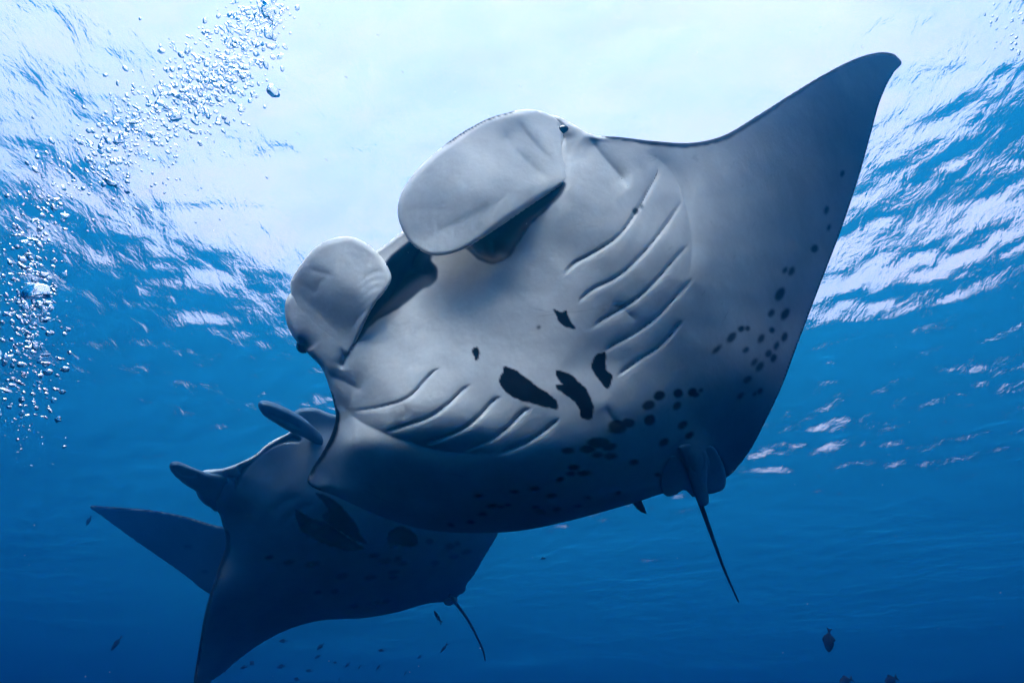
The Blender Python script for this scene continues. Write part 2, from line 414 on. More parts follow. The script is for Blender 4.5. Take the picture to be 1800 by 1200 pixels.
# ------------------------------------------------------------------ front manta
DS = 1.15
O1 = px(900, 600, 2.2)
manta1 = tag(empty("manta_ray", O1), "large pale bellied manta ray nearest the camera with curled head lobes and black blotches", "manta ray", "manta rays gliding under the surface")
base1 = tps([(s_[0], s_[1], s_[2] * DS) for s_ in [(760, 520, 2.06), (900, 620, 1.91), (900, 500, 2.01), (700, 600, 2.01), (760, 600, 1.97), (620, 600, 2.09), (560, 590, 2.16), (520, 560, 2.22), (990, 320, 2.14), (1000, 240, 2.26), (900, 300, 2.22), (640, 470, 2.22), (760, 400, 2.2),
    (1080, 300, 2.22), (1080, 420, 2.08), (1200, 300, 2.38), (1210, 470, 2.16), (1300, 300, 2.55), (1300, 450, 2.40), (1420, 260, 2.9), (1500, 180, 3.15), (1570, 110, 3.4), (1480, 400, 3.0), (1400, 560, 2.70),
    (1220, 620, 2.12), (1320, 650, 2.34), (1340, 740, 2.46), (1285, 825, 2.45), (1230, 850, 2.32), (1130, 740, 1.97), (1060, 640, 1.96), (1000, 700, 1.87), (960, 660, 1.88), (860, 700, 1.85), (1000, 560, 1.96), (1000, 450, 2.04), (920, 740, 1.825), (820, 760, 1.82),
    (1000, 800, 1.85), (1130, 850, 2.08), (1000, 890, 1.94), (900, 800, 1.82), (900, 900, 1.93), (780, 900, 1.95), (690, 890, 2.02), (590, 850, 2.17), (560, 830, 2.26), (620, 780, 1.98), (595, 740, 2.12), (580, 670, 2.12), (700, 700, 1.905), (740, 790, 1.855)]])
out1 = [(975, 203, 8, .03, 0), (1000, 214, 8, .03, 0), (1040, 236, 8, .03, 0), (1090, 241, 6, .03, 6), (1150, 248, 6, .03, 8), (1215, 251, 6, .03, 9), (1270, 239, 6, .03, 9), (1330, 204, 6, .03, 9), (1390, 166, 6, .025, 7), (1450, 130, 6, .02, 6), (1500, 105, 5, .02, 5),
    (1530, 95, 5, .02, 4), (1556, 92, 5, .02, 4), (1576, 98, 5, .02, 3), (1585, 112, 4, .02, 2), (1570, 130, 4, .015, 2), (1548, 175, 4, .015, 2), (1531, 235, 4, .015, 2), (1510, 310, 4, .015, 2), (1480, 400, 4, .015, 2), (1440, 505, 4, .015, 2), (1402, 605, 4, .015, 2),
    (1374, 680, 4, .015, 2), (1348, 735, 4, .015, 2), (1318, 792, 5, .015, 2), (1290, 828, 6, .02, 2), (1275, 841, 6, .02, 2), (1262, 850, 8, .03, 2), (1240, 858, 12, .04, 0), (1206, 860, 14, .05, 0), (1165, 867, 18, .07, 0), (1125, 880, 22, .09, 0),
    (1060, 899, 30, .11, 0), (1000, 915, 40, .14, 0), (930, 930, 46, .16, 0), (870, 936, 50, .17, 0), (800, 936, 50, .17, 0), (740, 929, 48, .16, 0), (690, 915, 42, .14, 0), (640, 895, 32, .12, 0), (590, 872, 20, .08, 0), (541, 848, 5, .03, 3),
    (549, 822, 5, .03, 7), (565, 797, 5, .03, 9), (582, 764, 5, .03, 10), (590, 733, 5, .03, 8), (586, 705, 7, .04, 3), (577, 675, 10, .05, 0), (566, 648, 12, .06, 0), (547, 628, 12, .06, 0), (527, 607, 12, .06, 0), (510, 583, 12, .06, 0), (501, 552, 12, .06, 0),
    (505, 522, 10, .05, 0), (530, 500, 8, .04, 0), (580, 468, 8, .04, 0), (625, 452, 8, .04, 0), (660, 441, 5, .03, 0), (701, 411, 5, .03, 0), (745, 380, 5, .03, 0), (790, 315, 8, .04, 0), (850, 245, 8, .04, 0), (915, 208, 8, .04, 0)]
mouth1 = [(617, 614), (637, 587), (662, 562), (700, 540), (738, 510), (764, 493), (768, 477), (757, 456), (765, 440), (795, 428), (822, 437), (843, 455), (870, 462), (890, 453), (907, 430), (928, 398), (962, 366), (984, 343), (992, 322),
    (940, 335), (870, 350), (800, 375), (745, 405), (713, 431), (680, 461), (668, 500), (650, 545), (630, 588)]
gillsR = [zz(g, 900, 60, 2.069) for g in (
    [(530, 490), (525, 510), (500, 560), (450, 650), (380, 740), (280, 805), (225, 835), (192, 870)],
    [(615, 610), (570, 680), (500, 770), (430, 845), (370, 890), (290, 930), (243, 972)],
    [(643, 765), (590, 820), (520, 900), (450, 965), (370, 1015), (320, 1045), (293, 1070)],
    [(657, 890), (600, 950), (520, 1035), (450, 1085), (370, 1130), (335, 1155)])] + [zz([(797, 170), (745, 235), (680, 300), (600, 350), (490, 430)], 900, 500, 2.667)]
gillsL = [zz(g, 500, 560, 3.0) for g in (
    [(815, 262), (790, 275), (730, 340), (660, 410), (600, 440), (480, 470), (365, 487)],
    [(980, 347), (930, 385), (850, 460), (770, 515), (650, 560), (530, 598)],
    [(1140, 410), (1095, 440), (1030, 510), (950, 575), (850, 620), (725, 662)],
    [(1300, 470), (1260, 490), (1180, 570), (1100, 630), (1010, 670), (935, 700)],
    [(1450, 525), (1380, 585), (1280, 650), (1190, 690), (1125, 712)])]
foldL = zz([(250, 400), (330, 480), (400, 540), (520, 600), (700, 665), (850, 700), (1000, 712), (1150, 705)], 500, 560, 3.0)
foldR = zz([(460, 420), (540, 460), (590, 520), (625, 600), (645, 680), (655, 800), (640, 920)], 900, 60, 2.069)

def disp1(x, y):
    d = np.zeros_like(x)
    sm = sdf(x, y, mouth1)
    d -= .16 * sstep(0, 40, sm)
    for g in gillsR:        # lines run from the wing side in towards the belly: right-hand side is below
        d += crease(x, y, g, .0055, 6, 24, .2) + crease(x, y, g, .010, 1.8, 1.8, .10)
    for g in gillsL:
        d += crease(x, y, g, .0045, 5, 18, .2) + crease(x, y, g, .009, 1.8, 1.8, .12)
    d += crease(x, y, foldL, .018, 16, 20, .2) + crease(x, y, foldR, .020, 18, 22, .25)
    # head: eye fold, cheek folds
    d += crease(x, y, [(962, 200), (976, 214), (986, 226), (989, 240)], .03, 5, 7, .2)
    d += crease(x, y, [(958, 226), (968, 237), (981, 242), (994, 242)], .03, 4, 5, .2)
    d += crease(x, y, [(1032, 236), (1050, 262), (1078, 296), (1110, 330)], .028, 14, 18, .25)
    d += crease(x, y, [(570, 655), (600, 668), (640, 690)], .02, 14, 14, .3)
    d += crease(x, y, [(612, 612), (606, 630), (600, 650)], .03, 5, 7, .3)
    d += crease(x, y, [(520, 598), (534, 604), (545, 618)], .03, 8, 8, .3)
    # root of the tail
    d += crease(x, y, [(1180, 804), (1196, 816), (1206, 836), (1212, 860)], .05, 7, 10, .2)
    d += crease(x, y, [(1244, 786), (1262, 806), (1272, 828), (1276, 842)], .05, 4, 6, .12)
    d += .06 * np.exp(-(((x - 1222) / 26) ** 2 + ((y - 810) / 40) ** 2))
    # small folds across the gills and belly
    d += crease(x, y, [(1072, 536), (1098, 545), (1118, 566)], .006, 6, 8, .3) + crease(x, y, [(1062, 712), (1076, 735), (1092, 748)], .008, 7, 9, .3)
    d += crease(x, y, [(705, 705), (712, 722), (708, 740)], .004, 6, 6, .3)
    d += .010 * (vnoise(x, y, 90, 5) - .5) + .004 * (vnoise(x, y, 34, 6) - .5)
    return d

blot = [zz([(1155, 252), (1200, 262), (1270, 305), (1330, 355), (1400, 400), (1440, 440), (1440, 475), (1400, 470), (1300, 445), (1230, 425), (1160, 380), (1133, 335), (1133, 310), (1150, 285)], 500, 560, 3),
    zz([(1432, 272), (1490, 285), (1540, 320), (1590, 370), (1620, 430), (1632, 490), (1615, 530), (1560, 515), (1555, 480), (1530, 440), (1480, 400), (1435, 365), (1435, 345), (1465, 345), (1440, 320)], 500, 560, 3),
    zz([(1690, 178), (1695, 230), (1700, 270), (1732, 300), (1725, 330), (1705, 368), (1680, 350), (1650, 310), (1620, 260), (1622, 225), (1640, 190)], 500, 560, 3),
    zz([(195, 115), (230, 130), (255, 122), (262, 145), (275, 170), (297, 207), (262, 205), (240, 195), (215, 170), (210, 150)], 900, 500, 2.667),
    zz([(1015, 150), (1030, 175), (1025, 200), (1008, 220), (1000, 200), (990, 165)], 500, 560, 3)]
spots1 = [(1140, 712, 11, 8, -20), (1159, 695, 10, 8, -20), (1192, 691, 8, 8, -30), (1217, 689, 8, 7, -40), (1223, 694, 6, 4, -20), (1232, 686, 4, 3, -40), (1190, 713, 8, 6, -50), (1142, 738, 10, 9, -40), (1200, 747, 9, 6, -35), (1212, 765, 8, 5, -35), (1167, 777, 9, 6, -35),
    (1086, 749, 17, 11, 0), (1104, 743, 11, 8, 0), (1084, 756, 14, 6, 0), (1052, 778, 20, 9, 0), (1033, 789, 13, 7, 0), (1071, 785, 12, 6, -10), (1050, 799, 10, 5, 0), (1073, 801, 11, 5, 0), (998, 792, 10, 5, 0), (1008, 821, 10, 5, 0), (1026, 831, 12, 5, 0), (1003, 832, 8, 4, 0), (984, 842, 7, 4, -15),
    (1114, 812, 8, 5, -10), (1157, 834, 6, 3, 0), (939, 859, 10, 4, 0), (969, 871, 9, 4, -5), (942, 891, 6, 3, 0), (949, 898, 8, 4, 10), (979, 895, 7, 4, 0), (1016, 889, 6, 2, 0), (1033, 874, 5, 2, 0), (904, 864, 7, 3, 0), (1087, 866, 5, 3, -15),
    (1371, 517, 12, 7, -60), (1356, 550, 7, 5, -60), (1380, 552, 11, 6, -60), (1303, 578, 6, 5, -40), (1314, 577, 4, 4, -40), (1286, 593, 11, 6, -50), (1260, 614, 10, 4, -45), (1357, 580, 5, 5, -50), (1338, 595, 8, 5, -60), (1379, 592, 8, 5, -65), (1365, 607, 8, 4, -65), (1351, 621, 7, 5, -60), (1360, 629, 7, 5, -60),
    (1311, 615, 6, 4, -40), (1326, 636, 7, 4, -50), (1336, 644, 9, 5, -55), (1314, 667, 8, 5, -35), (1302, 695, 7, 4, -40), (1327, 692, 4, 3, -40), (1336, 687, 6, 4, -50), (1481, 305, 5, 3, -70), (1453, 369, 7, 4, -75), (1457, 400, 5, 3, -70), (1432, 437, 7, 6, -60), (1380, 475, 6, 4, -60), (1391, 477, 8, 5, -60),
    (841, 871, 8, 3, -5), (865, 889, 9, 4, -5), (880, 890, 6, 2, 0), (893, 887, 5, 2, 0), (848, 903, 7, 3, 0), (827, 917, 6, 3, 0), (792, 922, 6, 3, 10), (947, 575, 3, 2.5, -20), (1117, 371, 5, 5, 0), (1128, 363, 3, 4, 0)]
def mark(x, y, polys, spots, soft=2.8):
    k = np.zeros_like(x); wob = (vnoise(x, y, 7, 21) - .5) * 7 + (vnoise(x, y, 3.4, 22) - .5) * 3.5
    for p_ in polys: k = np.maximum(k, sstep(-1.2, 1.2, sdf(x, y, p_, 5) + wob * .28))
    for sx, sy, a, b, an in spots:
        m_ = (np.abs(x - sx) < 30) & (np.abs(y - sy) < 30)
        an = math.radians(an); dx = (x[m_] - sx); dy = (y[m_] - sy)
        u = dx * math.cos(an) + dy * math.sin(an); v = -dx * math.sin(an) + dy * math.cos(an)
        q = np.sqrt((u / a) ** 2 + (v / b) ** 2)
        kk = np.zeros_like(x); kk[m_] = sstep(1.0 + soft / b, 1.0 - soft / b * .7, q + wob[m_] / b * .12); k = np.maximum(k, kk * (.88 + .09 * (math.sin(sx * 12.9 + sy) * .5 + .5)))
    return k
def pig1(x, y):
    k = mark(x, y, blot, spots1)
    sm = sdf(x, y, mouth1)
    mo = sstep(-4, 1.0, sm + 2 * (vnoise(x, y, 12, 77) - .5)); k = np.maximum(k, mo * np.where(x > 800, .99, .94))  # dark mouth; left part paler, standing for the blue light inside
    g = lambda cx, cy_, a, b: np.exp(-(((x - cx) / a) ** 2 + ((y - cy_) / b) ** 2))
    k = np.maximum(k, .9 * g(997, 237, 22, 11)); k = np.maximum(k, .9 * g(534, 609, 11, 14))
    k = np.maximum(k, .25 * g(1012, 246, 30, 16))
    k = np.maximum(k, .16 * g(710, 722, 16, 20)); 
    # upper jaw dusk between the lobes
    du = .5 * sstep(445, 425, y - (x - 690) * -.75) * (x < 740) * (x > 640) * 0
    du = np.maximum(du, mo)  # mouth toned slate: blue light inside it put into the colour
    # greyer outer wing: smoky margin, plus its dimmer bluish light put into the colour
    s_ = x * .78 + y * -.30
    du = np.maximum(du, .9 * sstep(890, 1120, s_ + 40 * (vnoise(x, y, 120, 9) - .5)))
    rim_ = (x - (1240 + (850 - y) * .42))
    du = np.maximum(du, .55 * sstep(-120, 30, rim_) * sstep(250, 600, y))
    du = np.maximum(du, .15 * sstep(780, 930, y + .25 * (x - 700) * (x < 700)))  # lower belly greyed: shade of the dark side put into the colour
    return np.stack([k, du])
def th1(x, y):
    return .06 + .34 * np.exp(-(((x - 860) / 300) ** 2 + ((y - 560) / 230) ** 2))
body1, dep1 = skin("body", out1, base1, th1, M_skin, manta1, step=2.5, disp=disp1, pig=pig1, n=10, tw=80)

def line3(line, dep, n=6, off=0.0):
    Q = catmull(line, n, closed=False); d = dep(Q[:, 0], Q[:, 1]) + off
    return px(Q[:, 0], Q[:, 1], d)
for g in gillsR + gillsL:
    P_ = line3(g, dep1, off=-.0005); n_ = len(P_)
    tt = np.linspace(0, 1, n_); rad = .0027 * np.clip(np.minimum(tt, 1 - tt) * 6, .15, 1) * (1 - .5 * tt if g in gillsL else 1.1 - .2 * tt)
    tube("gill_slit", P_, rad, M_dark, manta1, seg=6)

lb1 = lambda x, y: base1(x, y) - .010 * (vnoise(x, y, 90, 5) - .5) - .004 * (vnoise(x, y, 34, 6) - .5)
def lobe(name, outline, bl, nrm, grad, mx_, parent, mat, dep, disp, step=3, th=.012, pig=None):
    """a cephalic lobe: leaves the head along the base line and stands off it towards the tip"""
    n0 = np.array(nrm, float); n0 /= np.linalg.norm(n0)
    def b(x, y):
        s = (x - bl[0]) * n0[0] + (y - bl[1]) * n0[1]
        gp = mx_ * (1 - np.exp(-(np.maximum(s, 0) / grad) ** 2)) - .00006 * np.minimum(s, 0) ** 2 - .0012 * np.maximum(-s - 4, 0)
        return dep(x, y) - gp
    def dd(x, y):
        s = (x - bl[0]) * n0[0] + (y - bl[1]) * n0[1]
        return disp(x, y) * sstep(2, 45, s)
    return skin(name, outline, b, th, mat, parent, step=step, disp=dd, pig=pig, tw=25, back_dark=.15)
r5 = lambda pts, w=6, r=.009, e=0: [tuple(p) + (w, r, e) if len(p) == 2 else p for p in pts]
lobe1 = r5([(511, 497), (516, 484), (530, 463), (556, 433), (588, 418), (617, 416), (645, 428), (668, 448), (684, 474), (688, 490), (679, 509), (660, 533), (645, 560), (632, 588), (619, 613), (604, 628), (575, 612), (545, 590), (524, 556), (513, 520)])
def dl1(x, y):
    d = .03 * np.exp(-(((x - 600) / 60) ** 2 + ((y - 490) / 60) ** 2))
    d += crease(x, y, [(516, 505), (535, 528), (560, 552), (600, 590)], .022, 9, 12, .2)
    d += crease(x, y, [(540, 470), (560, 478), (590, 486)], .006, 5, 7, .3) + crease(x, y, [(556, 520), (560, 500), (572, 486)], .007, 4, 6, .3)
    d += crease(x, y, [(520, 496), (540, 505), (560, 520)], .008, 5, 7, .3)
    for k_ in range(5):
        d += crease(x, y, [(684 - k_ * 2, 480 + k_ * 13), (660, 478 + k_ * 14), (640, 490 + k_ * 15), (625, 508 + k_ * 15)], .0045, 5, 6, .35)
    d += crease(x, y, [(655, 535), (630, 560), (612, 590), (606, 610)], .008, 7, 9, .3)
    d += .004 * (vnoise(x, y, 28, 31) - .5)
    return d
lobe("cephalic_fin", lobe1, (548, 560), (.65, -.75), 62, .10, manta1, M_lobe, lb1, dl1)
lobe2 = r5([(699, 375), (703, 346), (720, 314), (757, 275), (808, 236), (860, 208), (890, 199), (915, 193), (940, 193), (962, 199), (1002, 226), (1026, 250), (1030, 282), (1012, 306), (992, 322), (950, 350), (900, 384), (860, 411), (817, 437), (790, 447), (757, 448), (727, 432), (707, 404)])
lobe2 = [(p[0], p[1], 6, .010, 3 if (790 < p[0] < 900 and p[1] < 260) else 0) for p in lobe2]
def dl2(x, y):
    d = .035 * np.exp(-(((x - 830) / 110) ** 2 + ((y - 320) / 70) ** 2))
    d += crease(x, y, [(905, 205), (925, 235), (955, 268), (985, 292), (1000, 318)], .016, 10, 14, .25)
    d += crease(x, y, [(880, 222), (905, 262), (940, 296), (968, 318)], .014, 12, 16, .25)
    d += .012 * np.exp(-((x - 945 + (y - 240) * -.8) / 26) ** 2) * (x > 860)
    for k_ in range(7):
        d += crease(x, y, [(760 + k_ * 17, 436 - k_ * 7), (768 + k_ * 17, 412 - k_ * 8), (790 + k_ * 17, 392 - k_ * 9)], .0032, 4, 5, .4)
    for k_ in range(4):
        d += crease(x, y, [(722 + k_ * 16, 400 + k_ * 6), (722 + k_ * 15, 374), (738 + k_ * 14, 352)], .0026, 4, 5, .4)
    d += .004 * (vnoise(x, y, 30, 32) - .5)
    return d
lobe("cephalic_fin", lobe2, (986, 270), (-1, .18), 95, .17, manta1, M_lobe, lb1, dl2)
for (ex, ey, rr, of) in ((990, 232, .030, .036), (534, 608, .032, .075)):
    ball("eye", px(ex, ey, float(base1(np.array(ex), np.array(ey))) + of), rr, M_eye, manta1)

pf1 = [(p[0], p[1], 5, .012, 0) for p in [(1232, 785), (1252, 784), (1266, 804), (1275, 828), (1276, 846), (1273, 858), (1262, 864), (1243, 867), (1232, 850)]]
pf2 = [(p[0], p[1], 5, .012, 0) for p in [(1182, 800), (1200, 808), (1212, 836), (1220, 858), (1221, 873), (1216, 872), (1203, 861), (1187, 869), (1174, 872), (1166, 868), (1160, 850), (1166, 822)]]
tb1 = [(p[0], p[1], 10, .028, 0) for p in [(1192, 786), (1216, 778), (1240, 790), (1245, 818), (1243, 848), (1246, 878), (1244, 886), (1233, 889), (1222, 873), (1212, 846), (1202, 812)]]
pd = lambda x, y: np.stack([np.zeros_like(x), np.full_like(x, .45)])
skin("pelvic_fin", pf1, lambda x, y: base1(x, y) - .022, .01, M_skin, manta1, step=2.5, pig=pd, tw=10)
skin("pelvic_fin", pf2, lambda x, y: base1(x, y) - .018, .01, M_skin, manta1, step=2.5, pig=pd, tw=10)
skin("tail_base", tb1, lambda x, y: base1(x, y) - .045, .05, M_skin, manta1, step=2.5, pig=pd, tw=15)
tl = catmull([(1224, 862, 2.40), (1232, 886, 2.44), (1251, 940, 2.54), (1273, 1000, 2.66), (1298, 1057, 2.8)], 8, closed=False)
tube("tail", px(tl[:, 0], tl[:, 1], tl[:, 2] * DS), np.linspace(.0145, .0045, len(tl)), M_dark, manta1, seg=10)
df = [(p[0], p[1], 2, .006, 0) for p in [(1104, 872), (1122, 872), (1130, 884), (1137, 903), (1137, 903), (1126, 899), (1114, 888)]]
skin("dorsal_fin", df, lambda x, y: np.full_like(x, 2.35 * DS), .012, M_dark, manta1, step=2, tw=8)

# ------------------------------------------------------------------ second manta, behind and below
Z7 = lambda pts: zz(pts, 140, 680, 2.308)
manta2 = tag(empty("manta_ray", px(560, 900, 5.2)), "dark blue manta ray behind and below the big one, both head horns rolled up", "manta ray", "manta rays gliding under the surface")
base2 = tps([(470, 820, 4.75), (400, 850, 4.75), (560, 780, 4.8), (500, 900, 4.75), (430, 930, 4.85), (600, 950, 5.0), (390, 960, 5.05), (420, 1050, 5.0), (360, 1120, 5.15), (345, 1230, 5.1), (450, 1110, 5.5), (520, 1040, 5.35), (640, 1075, 5.95), (700, 1000, 5.6),
    (790, 1055, 6.3), (820, 1035, 6.3), (740, 900, 5.4), (870, 940, 6.2), (860, 860, 5.9), (700, 760, 5.2), (900, 760, 5.9), (600, 740, 4.95)])
o2 = Z7([(500, 470, 14, .12, 0), (560, 505, 14, .12, 0), (580, 560, 10, .1, 2), (592, 605, 7, .08, 7), (588, 660, 5, .06, 10), (560, 740, 5, .06, 8), (530, 835, 5, .05, 6), (505, 930, 5, .04, 5), (480, 1080, 5, .04, 5), (462, 1200, 5, .04, 5), (455, 1300, 5, .03, 5), (475, 1290, 5, .03, 3),
    (530, 1197, 16, .12, 0), (580, 1160, 22, .18, 0), (640, 1108, 26, .2, 0), (740, 1036, 28, .22, 0), (860, 977, 28, .22, 0), (980, 946, 26, .22, 0), (1150, 936, 22, .2, 0), (1290, 912, 18, .16, 0), (1400, 880, 12, .1, 0), (1480, 872, 8, .07, 0), (1510, 880, 6, .05, 0), (1530, 868, 6, .05, 0), (1532, 850, 5, .04, 0),
    (1566, 826, 5, .04, 0), (1566, 808, 5, .04, 0), (1600, 762, 5, .04, 2), (1640, 692, 5, .04, 2), (1672, 640, 5, .04, 2), (1698, 590, 5, .04, 2), (1710, 480, 5, .04, 2), (1600, 300, 5, .04, 2), (1350, 150, 5, .04, 2), (1150, 118, 6, .04, 0), (1026, 110, 8, .06, 0), (950, 84, 8, .06, 0), (875, 96, 8, .06, 0), (862, 130, 6, .05, 0),
    (852, 180, 4, .04, 0), (800, 208, 4, .03, 0), (760, 232, 4, .03, 0), (720, 268, 4, .03, 0), (680, 292, 4, .03, 0), (590, 328, 4, .03, 0), (500, 340, 8, .06, 0), (470, 370, 12, .1, 0), (470, 420, 14, .12, 0)])
mouth2 = Z7([(628, 424), (655, 378), (690, 322), (740, 275), (800, 238), (850, 225), (895, 222), (900, 205), (860, 188), (800, 222), (760, 247), (722, 280), (684, 304), (640, 322), (640, 350), (600, 360), (625, 385)])
bl2 = [Z7(q) for q in ([(873, 494), (905, 512), (960, 540), (1010, 555), (1060, 590), (1110, 625), (1155, 655), (1120, 662), (1070, 662), (1010, 640), (960, 622), (910, 592), (885, 550)],
    [(958, 430), (1000, 440), (1050, 470), (1085, 510), (1115, 545), (1135, 590), (1165, 636), (1120, 620), (1070, 590), (1020, 560), (985, 520), (1010, 500)],
    [(1250, 600), (1268, 575), (1295, 562), (1335, 575), (1365, 600), (1368, 638), (1340, 648), (1300, 640), (1262, 650)])]
sp2 = [(140 + a / 2.308, 680 + b / 2.308, c, d_, -10) for a, b, c, d_ in ((1420, 625, 6, 5), (1505, 645, 9, 5), (1530, 636, 6, 4), (1195, 682, 9, 4), (1245, 705, 12, 5), (1290, 698, 7, 5), (1310, 715, 7, 4), (850, 710, 9, 4), (945, 716, 12, 5), (1440, 713, 7, 4), (1570, 668, 8, 4), (1275, 750, 9, 4), (1180, 772, 10, 4), (1065, 765, 10, 5), (1520, 687, 7, 4), (1270, 770, 7, 3), (1035, 828, 6, 4), (965, 832, 6, 3), (1195, 874, 12, 4), (1110, 888, 9, 4), (1240, 868, 7, 3), (510, 745, 6, 4), (770, 690, 6, 3))]
def disp2(x, y):
    d = -.45 * sstep(0, 16, sdf(x, y, mouth2)) 
    d += crease(x, y, Z7([(590, 335), (605, 360), (640, 380), (660, 365)]), .05, 5, 6, .3)
    d += .03 * (vnoise(x, y, 60, 41) - .5)
    for k_ in range(4):
        d += crease(x, y, [(470 + 22 * k_, 905 + 18 * k_), (500 + 24 * k_, 880 + 14 * k_), (530 + 26 * k_, 872 + 12 * k_)], .03, 4, 9, .3)
    return d
def pig2(x, y):
    k = mark(x, y, bl2, sp2)
    k = np.maximum(k, .8 * sstep(-1, 3, sdf(x, y, mouth2)))
    hx, hy = 395, 885
    k = np.maximum(k, .75 * np.exp(-(((x - 415) / 34) ** 2 + ((y - 892) / 22) ** 2)))
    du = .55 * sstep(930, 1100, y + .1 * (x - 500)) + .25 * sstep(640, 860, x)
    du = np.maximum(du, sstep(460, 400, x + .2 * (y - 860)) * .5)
    du = np.maximum(du, .9 * sstep(775, 740, y) * (x > 480))  # far side of the head: shade painted into dusk and pigment against the sun
    k = np.maximum(k, .45 * sstep(765, 735, y) * (x > 500))
    return np.stack([k, np.clip(du, 0, .9)])
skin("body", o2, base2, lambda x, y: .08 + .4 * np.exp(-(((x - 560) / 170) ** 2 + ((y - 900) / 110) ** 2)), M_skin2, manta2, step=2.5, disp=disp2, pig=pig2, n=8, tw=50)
hA = Z7([(364, 322, 11, .1, 0), (370, 307, 11, .1, 0), (388, 301, 11, .1, 0), (410, 305, 10, .1, 0), (450, 322, 9, .1, 0), (490, 338, 9, .1, 0), (530, 350, 10, .1, 0), (600, 360, 12, .1, 0), (640, 400, 12, .1, 0), (600, 450, 14, .1, 0), (560, 500, 14, .1, 0), (500, 462, 12, .1, 0), (480, 428, 10, .1, 0), (430, 397, 10, .1, 0), (388, 362, 10, .1, 0), (370, 340, 10, .1, 0)])
hB = Z7([(724, 72, 11, .1, 0), (730, 58, 11, .1, 0), (748, 54, 11, .1, 0), (790, 64, 10, .1, 0), (850, 90, 10, .1, 0), (905, 122, 10, .1, 0), (960, 170, 12, .1, 0), (1005, 215, 12, .1, 0), (990, 260, 12, .1, 0), (940, 222, 12, .1, 0), (900, 200, 12, .1, 0), (850, 180, 11, .1, 0), (800, 150, 10, .1, 0), (748, 116, 10, .1, 0), (730, 92, 10, .1, 0)])
def hpig(cx, cy_):
    def f(x, y):
        n = vnoise(x, y, 14, 51)
        return np.stack([np.clip(.35 + .3 * n, 0, 1), np.ones_like(x)])
    return f
def roll_d(line):
    return lambda x, y: crease(x, y, line, .03, 2.5, 8, .2)
lobe("cephalic_fin", hA, (395, 865), (-1, -.5), 45, .35, manta2, M_skin2, base2, roll_d(Z7([(487, 341), (478, 355), (450, 361), (420, 358), (395, 345), (380, 325)])), step=2, th=.06, pig=hpig(0, 0))
lobe("cephalic_fin", hB, (570, 785), (-1, -.55), 45, .40, manta2, M_skin2, base2, roll_d(Z7([(735, 95), (790, 120), (850, 140), (900, 165)])), step=2, th=.06, pig=hpig(0, 0))
ball("eye", px(383, 888, 4.98), .05, M_eye, manta2)
tl = catmull([(790, 1045, 6.2), (803, 1062, 6.25), (822, 1088, 6.3), (840, 1122, 6.4), (850, 1145, 6.45), (853, 1160, 6.5)], 8, closed=False)
tube("tail", px(tl[:, 0], tl[:, 1], tl[:, 2]), np.linspace(.019, .008, len(tl)), M_dark, manta2, seg=8)
pf = Z7([(1478, 866, 4, .03, 0), (1500, 855, 4, .03, 0), (1528, 852, 4, .03, 0), (1534, 868, 4, .03, 0), (1515, 880, 4, .03, 0), (1495, 886, 4, .03, 0), (1482, 880, 4, .03, 0)])
skin("pelvic_fin", pf, lambda x, y: base2(x, y) - .05, .02, M_skin2, manta2, step=2, tw=8)

# ------------------------------------------------------------------ third manta, mostly hidden
Z3 = Z7
manta3 = tag(empty("manta_ray", px(360, 960, 7.6)), "third manta ray, only one pointed wing showing at the left behind the dark one", "manta ray", "manta rays gliding under the surface")
base3 = tps([(158, 888, 7.9), (260, 930, 7.7), (390, 920, 7.2), (360, 1035, 7.6), (480, 960, 6.9), (560, 1000, 6.95), (600, 930, 6.8), (680, 980, 7.1), (300, 980, 7.8)])
o3 = Z7([(37, 482, 3, .03, 2), (90, 483, 3, .03, 3), (150, 487, 3, .03, 3), (300, 500, 3, .03, 3), (430, 525, 4, .04, 3), (580, 566, 4, .04, 3), (680, 560, 8, .08, 0), (900, 530, 8, .08, 0), (1150, 520, 8, .08, 0), (1280, 620, 8, .08, 0), (1250, 720, 8, .08, 0), (1100, 780, 8, .08, 0), (850, 840, 8, .08, 0), (640, 870, 6, .05, 0),
    (522, 835, 4, .03, 0), (430, 765, 3, .03, 0), (350, 708, 3, .03, 0), (280, 660, 3, .03, 0), (150, 568, 3, .03, 0), (90, 523, 3, .03, 0)])
def pig3(x, y):
    return np.stack([mark(x, y, [], [(360, 880 + 124, 5, 3, 0), (330, 960, 6, 3, 0)]) * .6, .75 + .2 * vnoise(x, y, 60, 61)])
skin("body", o3, base3, lambda x, y: .06 + .3 * np.exp(-(((x - 600) / 120) ** 2 + ((y - 960) / 80) ** 2)), M_skin2, manta3, step=3, pig=pig3, tw=40)

# ------------------------------------------------------------------ bubbles
mt, t, N, Lk = new_mat("bubble")
o_ = N("ShaderNodeOutputMaterial"); g_ = N("ShaderNodeBsdfGlass"); g_.inputs['IOR'].default_value = .75; g_.inputs['Roughness'].default_value = .0
Lk(g_.outputs[0], o_.inputs['Surface']); M_bub = mt
from mathutils import noise as mnoise
def bubble_geo(sub, seed, squash=.55, amp=.22, cap=False):
    bm = bmesh.new(); bmesh.ops.create_icosphere(bm, subdivisions=sub, radius=1)
    for v in bm.verts:
        n = v.co.normalized()
        k = 1 + amp * mnoise.noise(n * 1.3 + Vector((seed * 3.1, seed, 0))) * 1.6
        v.co = n * k
        if cap and v.co.z < 0: v.co.z = v.co.z * .22 + .10 * mnoise.noise(n * 3 + Vector((seed, 5, 1)))
        v.co.z *= squash
    V = np.array([v.co[:] for v in bm.verts]); Fa = np.array([[q.index for q in f.verts] for f in bm.faces]); bm.free()
    return V, Fa
